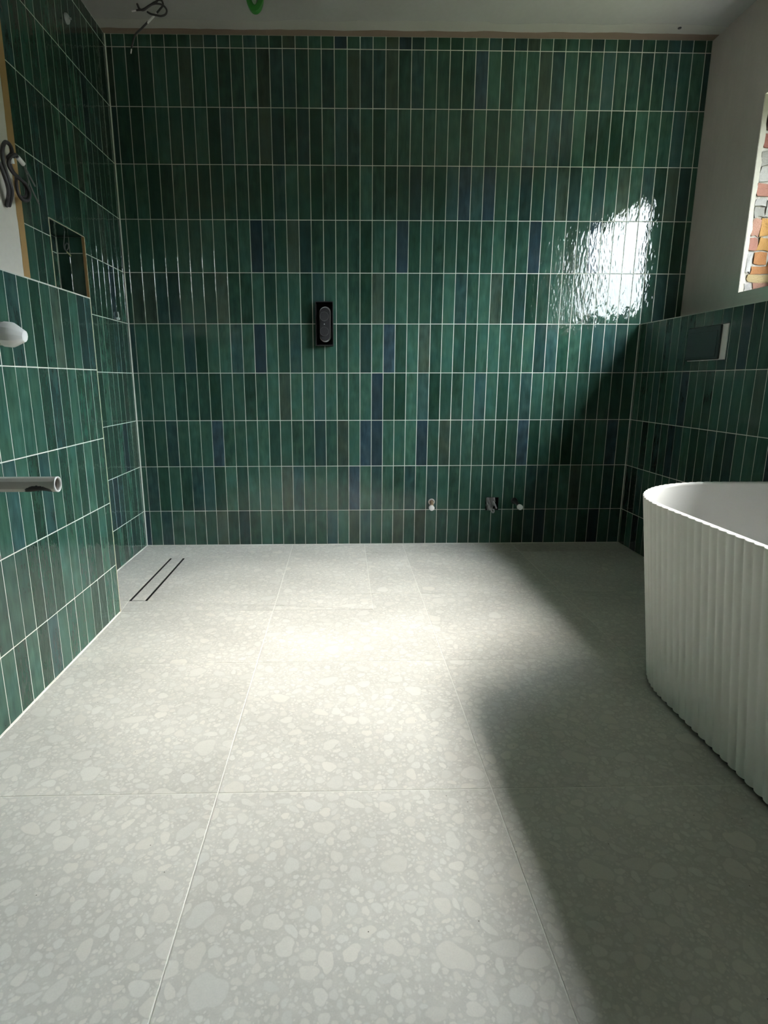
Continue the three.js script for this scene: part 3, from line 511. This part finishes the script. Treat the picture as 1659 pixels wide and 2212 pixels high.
// ---------------------------------------------------------------- cables
{
  const o = V(XL, 1.62, 1.0), rel = (l) => l.map((p) => [p[0] - o.x, p[1] - o.y, p[2] - o.z]);
  const g = group('cable_coil', o, 'coil of dark grey cable hanging at the left plaster edge', 'cable');
  mesh('cable', capped(rel([[-0.02, 1.466, 1.047], [0, 1.503, 1.060], [0, 1.54, 1.074], [0, 1.58, 1.09], [0.002, 1.607, 1.094], [0.002, 1.631, 1.082], [0, 1.648, 1.059], [0, 1.647, 1.036], [-0.004, 1.632, 1.021], [-0.03, 1.62, 1.005]]), 0.0062, 60), M.cable, g);
  mesh('cable', capped(rel([[-0.022, 1.462, 1.060], [-0.004, 1.5, 1.073], [-0.002, 1.539, 1.089], [-0.004, 1.567, 1.103], [-0.01, 1.582, 1.116], [-0.03, 1.60, 1.13]]), 0.0062, 40), M.cable, g);
  mesh('cable', capped(rel([[0.01, 1.619, 1.014], [0.013, 1.62, 1.036], [0.012, 1.601, 1.067], [0.01, 1.577, 1.081], [0.01, 1.561, 1.063], [0.012, 1.552, 1.025], [0.012, 1.547, 0.985], [0.01, 1.53, 0.962], [0.008, 1.503, 0.973], [0.004, 1.494, 1.006], [0.002, 1.508, 1.024], [0, 1.532, 1.024], [-0.006, 1.56, 1.01]]), 0.0052, 90), M.cable, g);
  mesh('cable', capped(rel([[0.002, 1.627, 0.995], [0, 1.618, 1.022], [-0.002, 1.593, 1.044], [-0.002, 1.571, 1.029], [0, 1.561, 0.991], [0, 1.543, 0.964], [-0.002, 1.516, 0.968], [-0.006, 1.504, 0.995]]), 0.0045, 60), M.cable, g);
  const tg = (a, b, r) => { const A = V(...a).sub(o), B = V(...b).sub(o), d = B.clone().sub(A), q = new THREE.CylinderGeometry(r, r, d.length(), 12); q.applyQuaternion(new THREE.Quaternion().setFromUnitVectors(V(0, 1, 0), d.normalize())); const m = A.add(B).multiplyScalar(0.5); return q.translate(m.x, m.y, m.z); };
  mesh('tag', tg([0.012, 1.618, 1.022], [0.016, 1.605, 0.995], 0.0075), M.whitePlastic, g); mesh('tag', tg([0.008, 1.604, 1.052], [0.008, 1.589, 1.049], 0.0062), M.whitePlastic, g);
  mesh('wire', capped(rel([[0.016, 1.606, 0.998], [0.02, 1.581, 0.976], [0.02, 1.555, 0.941]]), 0.0026, 24), M.wire, g);
  mesh('wire', capped(rel([[0.014, 1.608, 0.992], [0.01, 1.574, 0.964], [0.008, 1.538, 0.933], [0.008, 1.51, 0.901]]), 0.0024, 24), M.wire, g);
}
{
  const o = V(0.33, YC, 0.42), rel = (l) => l.map((p) => [p[0] - o.x, p[1] - o.y, p[2] - o.z]);
  const g = group('ceiling_cable', o, 'looped black cable hanging from the ceiling near the back left corner', 'cable');
  mesh('cable', capped(rel([[0.36, 2.489, 0.40], [0.352, 2.43, 0.408], [0.341, 2.388, 0.42], [0.324, 2.375, 0.425], [0.301, 2.362, 0.425], [0.28, 2.354, 0.42], [0.265, 2.361, 0.415], [0.256, 2.379, 0.41]]), 0.0042, 60), M.cable, g);
  mesh('cable', capped(rel([[0.259, 2.348, 0.43], [0.283, 2.351, 0.43], [0.313, 2.364, 0.433], [0.339, 2.368, 0.436], [0.364, 2.364, 0.434], [0.377, 2.35, 0.43], [0.372, 2.337, 0.428], [0.353, 2.33, 0.428], [0.332, 2.333, 0.428], [0.311, 2.338, 0.426], [0.299, 2.345, 0.424]]), 0.0036, 70), M.cable, g);
  mesh('cable', capped(rel([[0.341, 2.389, 0.42], [0.356, 2.388, 0.42], [0.361, 2.373, 0.42], [0.347, 2.357, 0.42], [0.325, 2.336, 0.42]]), 0.0038, 30), M.cable, g);
  mesh('bare_end', capped(rel([[0.240, 2.345, 0.43], [0.252, 2.347, 0.43]]), 0.003, 4), M.whitePlastic, g);
  mesh('tag', capped(rel([[0.333, 2.344, 0.42], [0.315, 2.328, 0.42], [0.295, 2.311, 0.42]]), 0.0042, 8), M.whitePlastic, g);
  mesh('tail', capped(rel([[0.296, 2.313, 0.42], [0.27, 2.291, 0.42], [0.243, 2.269, 0.42], [0.23, 2.241, 0.42], [0.224, 2.224, 0.42]]), 0.004, 30), M.cable, g);
  mesh('bare_end', capped(rel([[0.222, 2.216, 0.42], [0.219, 2.204, 0.42]]), 0.0028, 4), M.whitePlastic, g);
}
{
  const g = group('ceiling_hanger', V(0.733, YC, 0.45), 'green plastic oval hanger dangling from the ceiling', 'hanger');
  const s = new THREE.Shape(); s.absellipse(0, -0.088, 0.033, 0.06, 0, Math.PI * 2); const h = new THREE.Path(); h.absellipse(0, -0.086, 0.017, 0.043, 0, Math.PI * 2); s.holes.push(h);
  mesh('loop', new THREE.ExtrudeGeometry(s, { depth: 0.016, bevelEnabled: true, bevelSize: 0.003, bevelThickness: 0.004, bevelSegments: 3, curveSegments: 32 }).translate(0, 0, -0.008), M.green, g);
  const w = new THREE.Shape(); w.moveTo(-0.012, -0.1); w.lineTo(0.006, -0.1); w.lineTo(0.005, -0.141); w.lineTo(0.0, -0.142); w.closePath();
  mesh('wedge', new THREE.ExtrudeGeometry(w, { depth: 0.01, bevelEnabled: false }).translate(0, 0, -0.002), M.greenPale, g);
  mesh('screw', new THREE.SphereGeometry(0.0045, 12, 8).translate(-0.003, -0.098, 0.01), M.dark, g);
  mesh('cord', capped([[0, 0.002, 0], [0.001, -0.02, 0], [0, -0.034, 0]], 0.0022, 10), M.wire, g);
}
{
  const o = V(-0.06, NY1, 0.56), rel = (l) => l.map((p) => [p[0] - o.x, p[1] - o.y, p[2] - o.z]);
  const g = group('niche_cable', o, 'short looped cable end hanging inside the dark wall niche', 'cable');
  mesh('cable', capped(rel([[-0.066, 1.502, 0.55], [-0.07, 1.47, 0.555], [-0.071, 1.438, 0.56], [-0.065, 1.427, 0.562], [-0.056, 1.43, 0.564], [-0.05, 1.445, 0.565], [-0.056, 1.454, 0.562], [-0.066, 1.448, 0.558], [-0.068, 1.43, 0.558], [-0.061, 1.421, 0.56]]), 0.0022, 60, 6), M.wire, g);
  mesh('bare_end', capped(rel([[-0.061, 1.421, 0.56], [-0.048, 1.407, 0.56]]), 0.0026, 4), std(lin(0.7, 0.62, 0.35), 0.5), g);
}
// ---------------------------------------------------------------- ground and added hedge outside the window
tag(mesh('garden_ground', box(XO + 0.002, 30, -0.4, -0.3, -25, 30), M.ground), 'dark planted ground outside the window', 'ground', null, 'structure');
{  // hedge added out of view: cuts the low sky so the upper walls darken
  const g = new THREE.BoxGeometry(1.4, 2.8, 40, 3, 6, 80), p = g.attributes.position;
  for (let i = 0; i < p.count; i++) { const x = p.getX(i), y = p.getY(i), z = p.getZ(i), n = N3(z * 0.9, y * 1.1, x) * 0.25 + N3(z * 2.7, y * 2.9, x * 2 + 4) * 0.12; p.setXYZ(i, x + n * Math.sign(x || 1), y + (y > 1.3 ? n * 0.8 : 0), z); }
  g.computeVertexNormals(); g.translate(9.5, 1.1, 2);
  tag(mesh('added_hedge', g, std(lin(0.035, 0.05, 0.02), 1)), 'unseen dark hedge added outside the window to block the low sky', 'hedge', null, 'structure');
}

renderer.render(scene, camera);
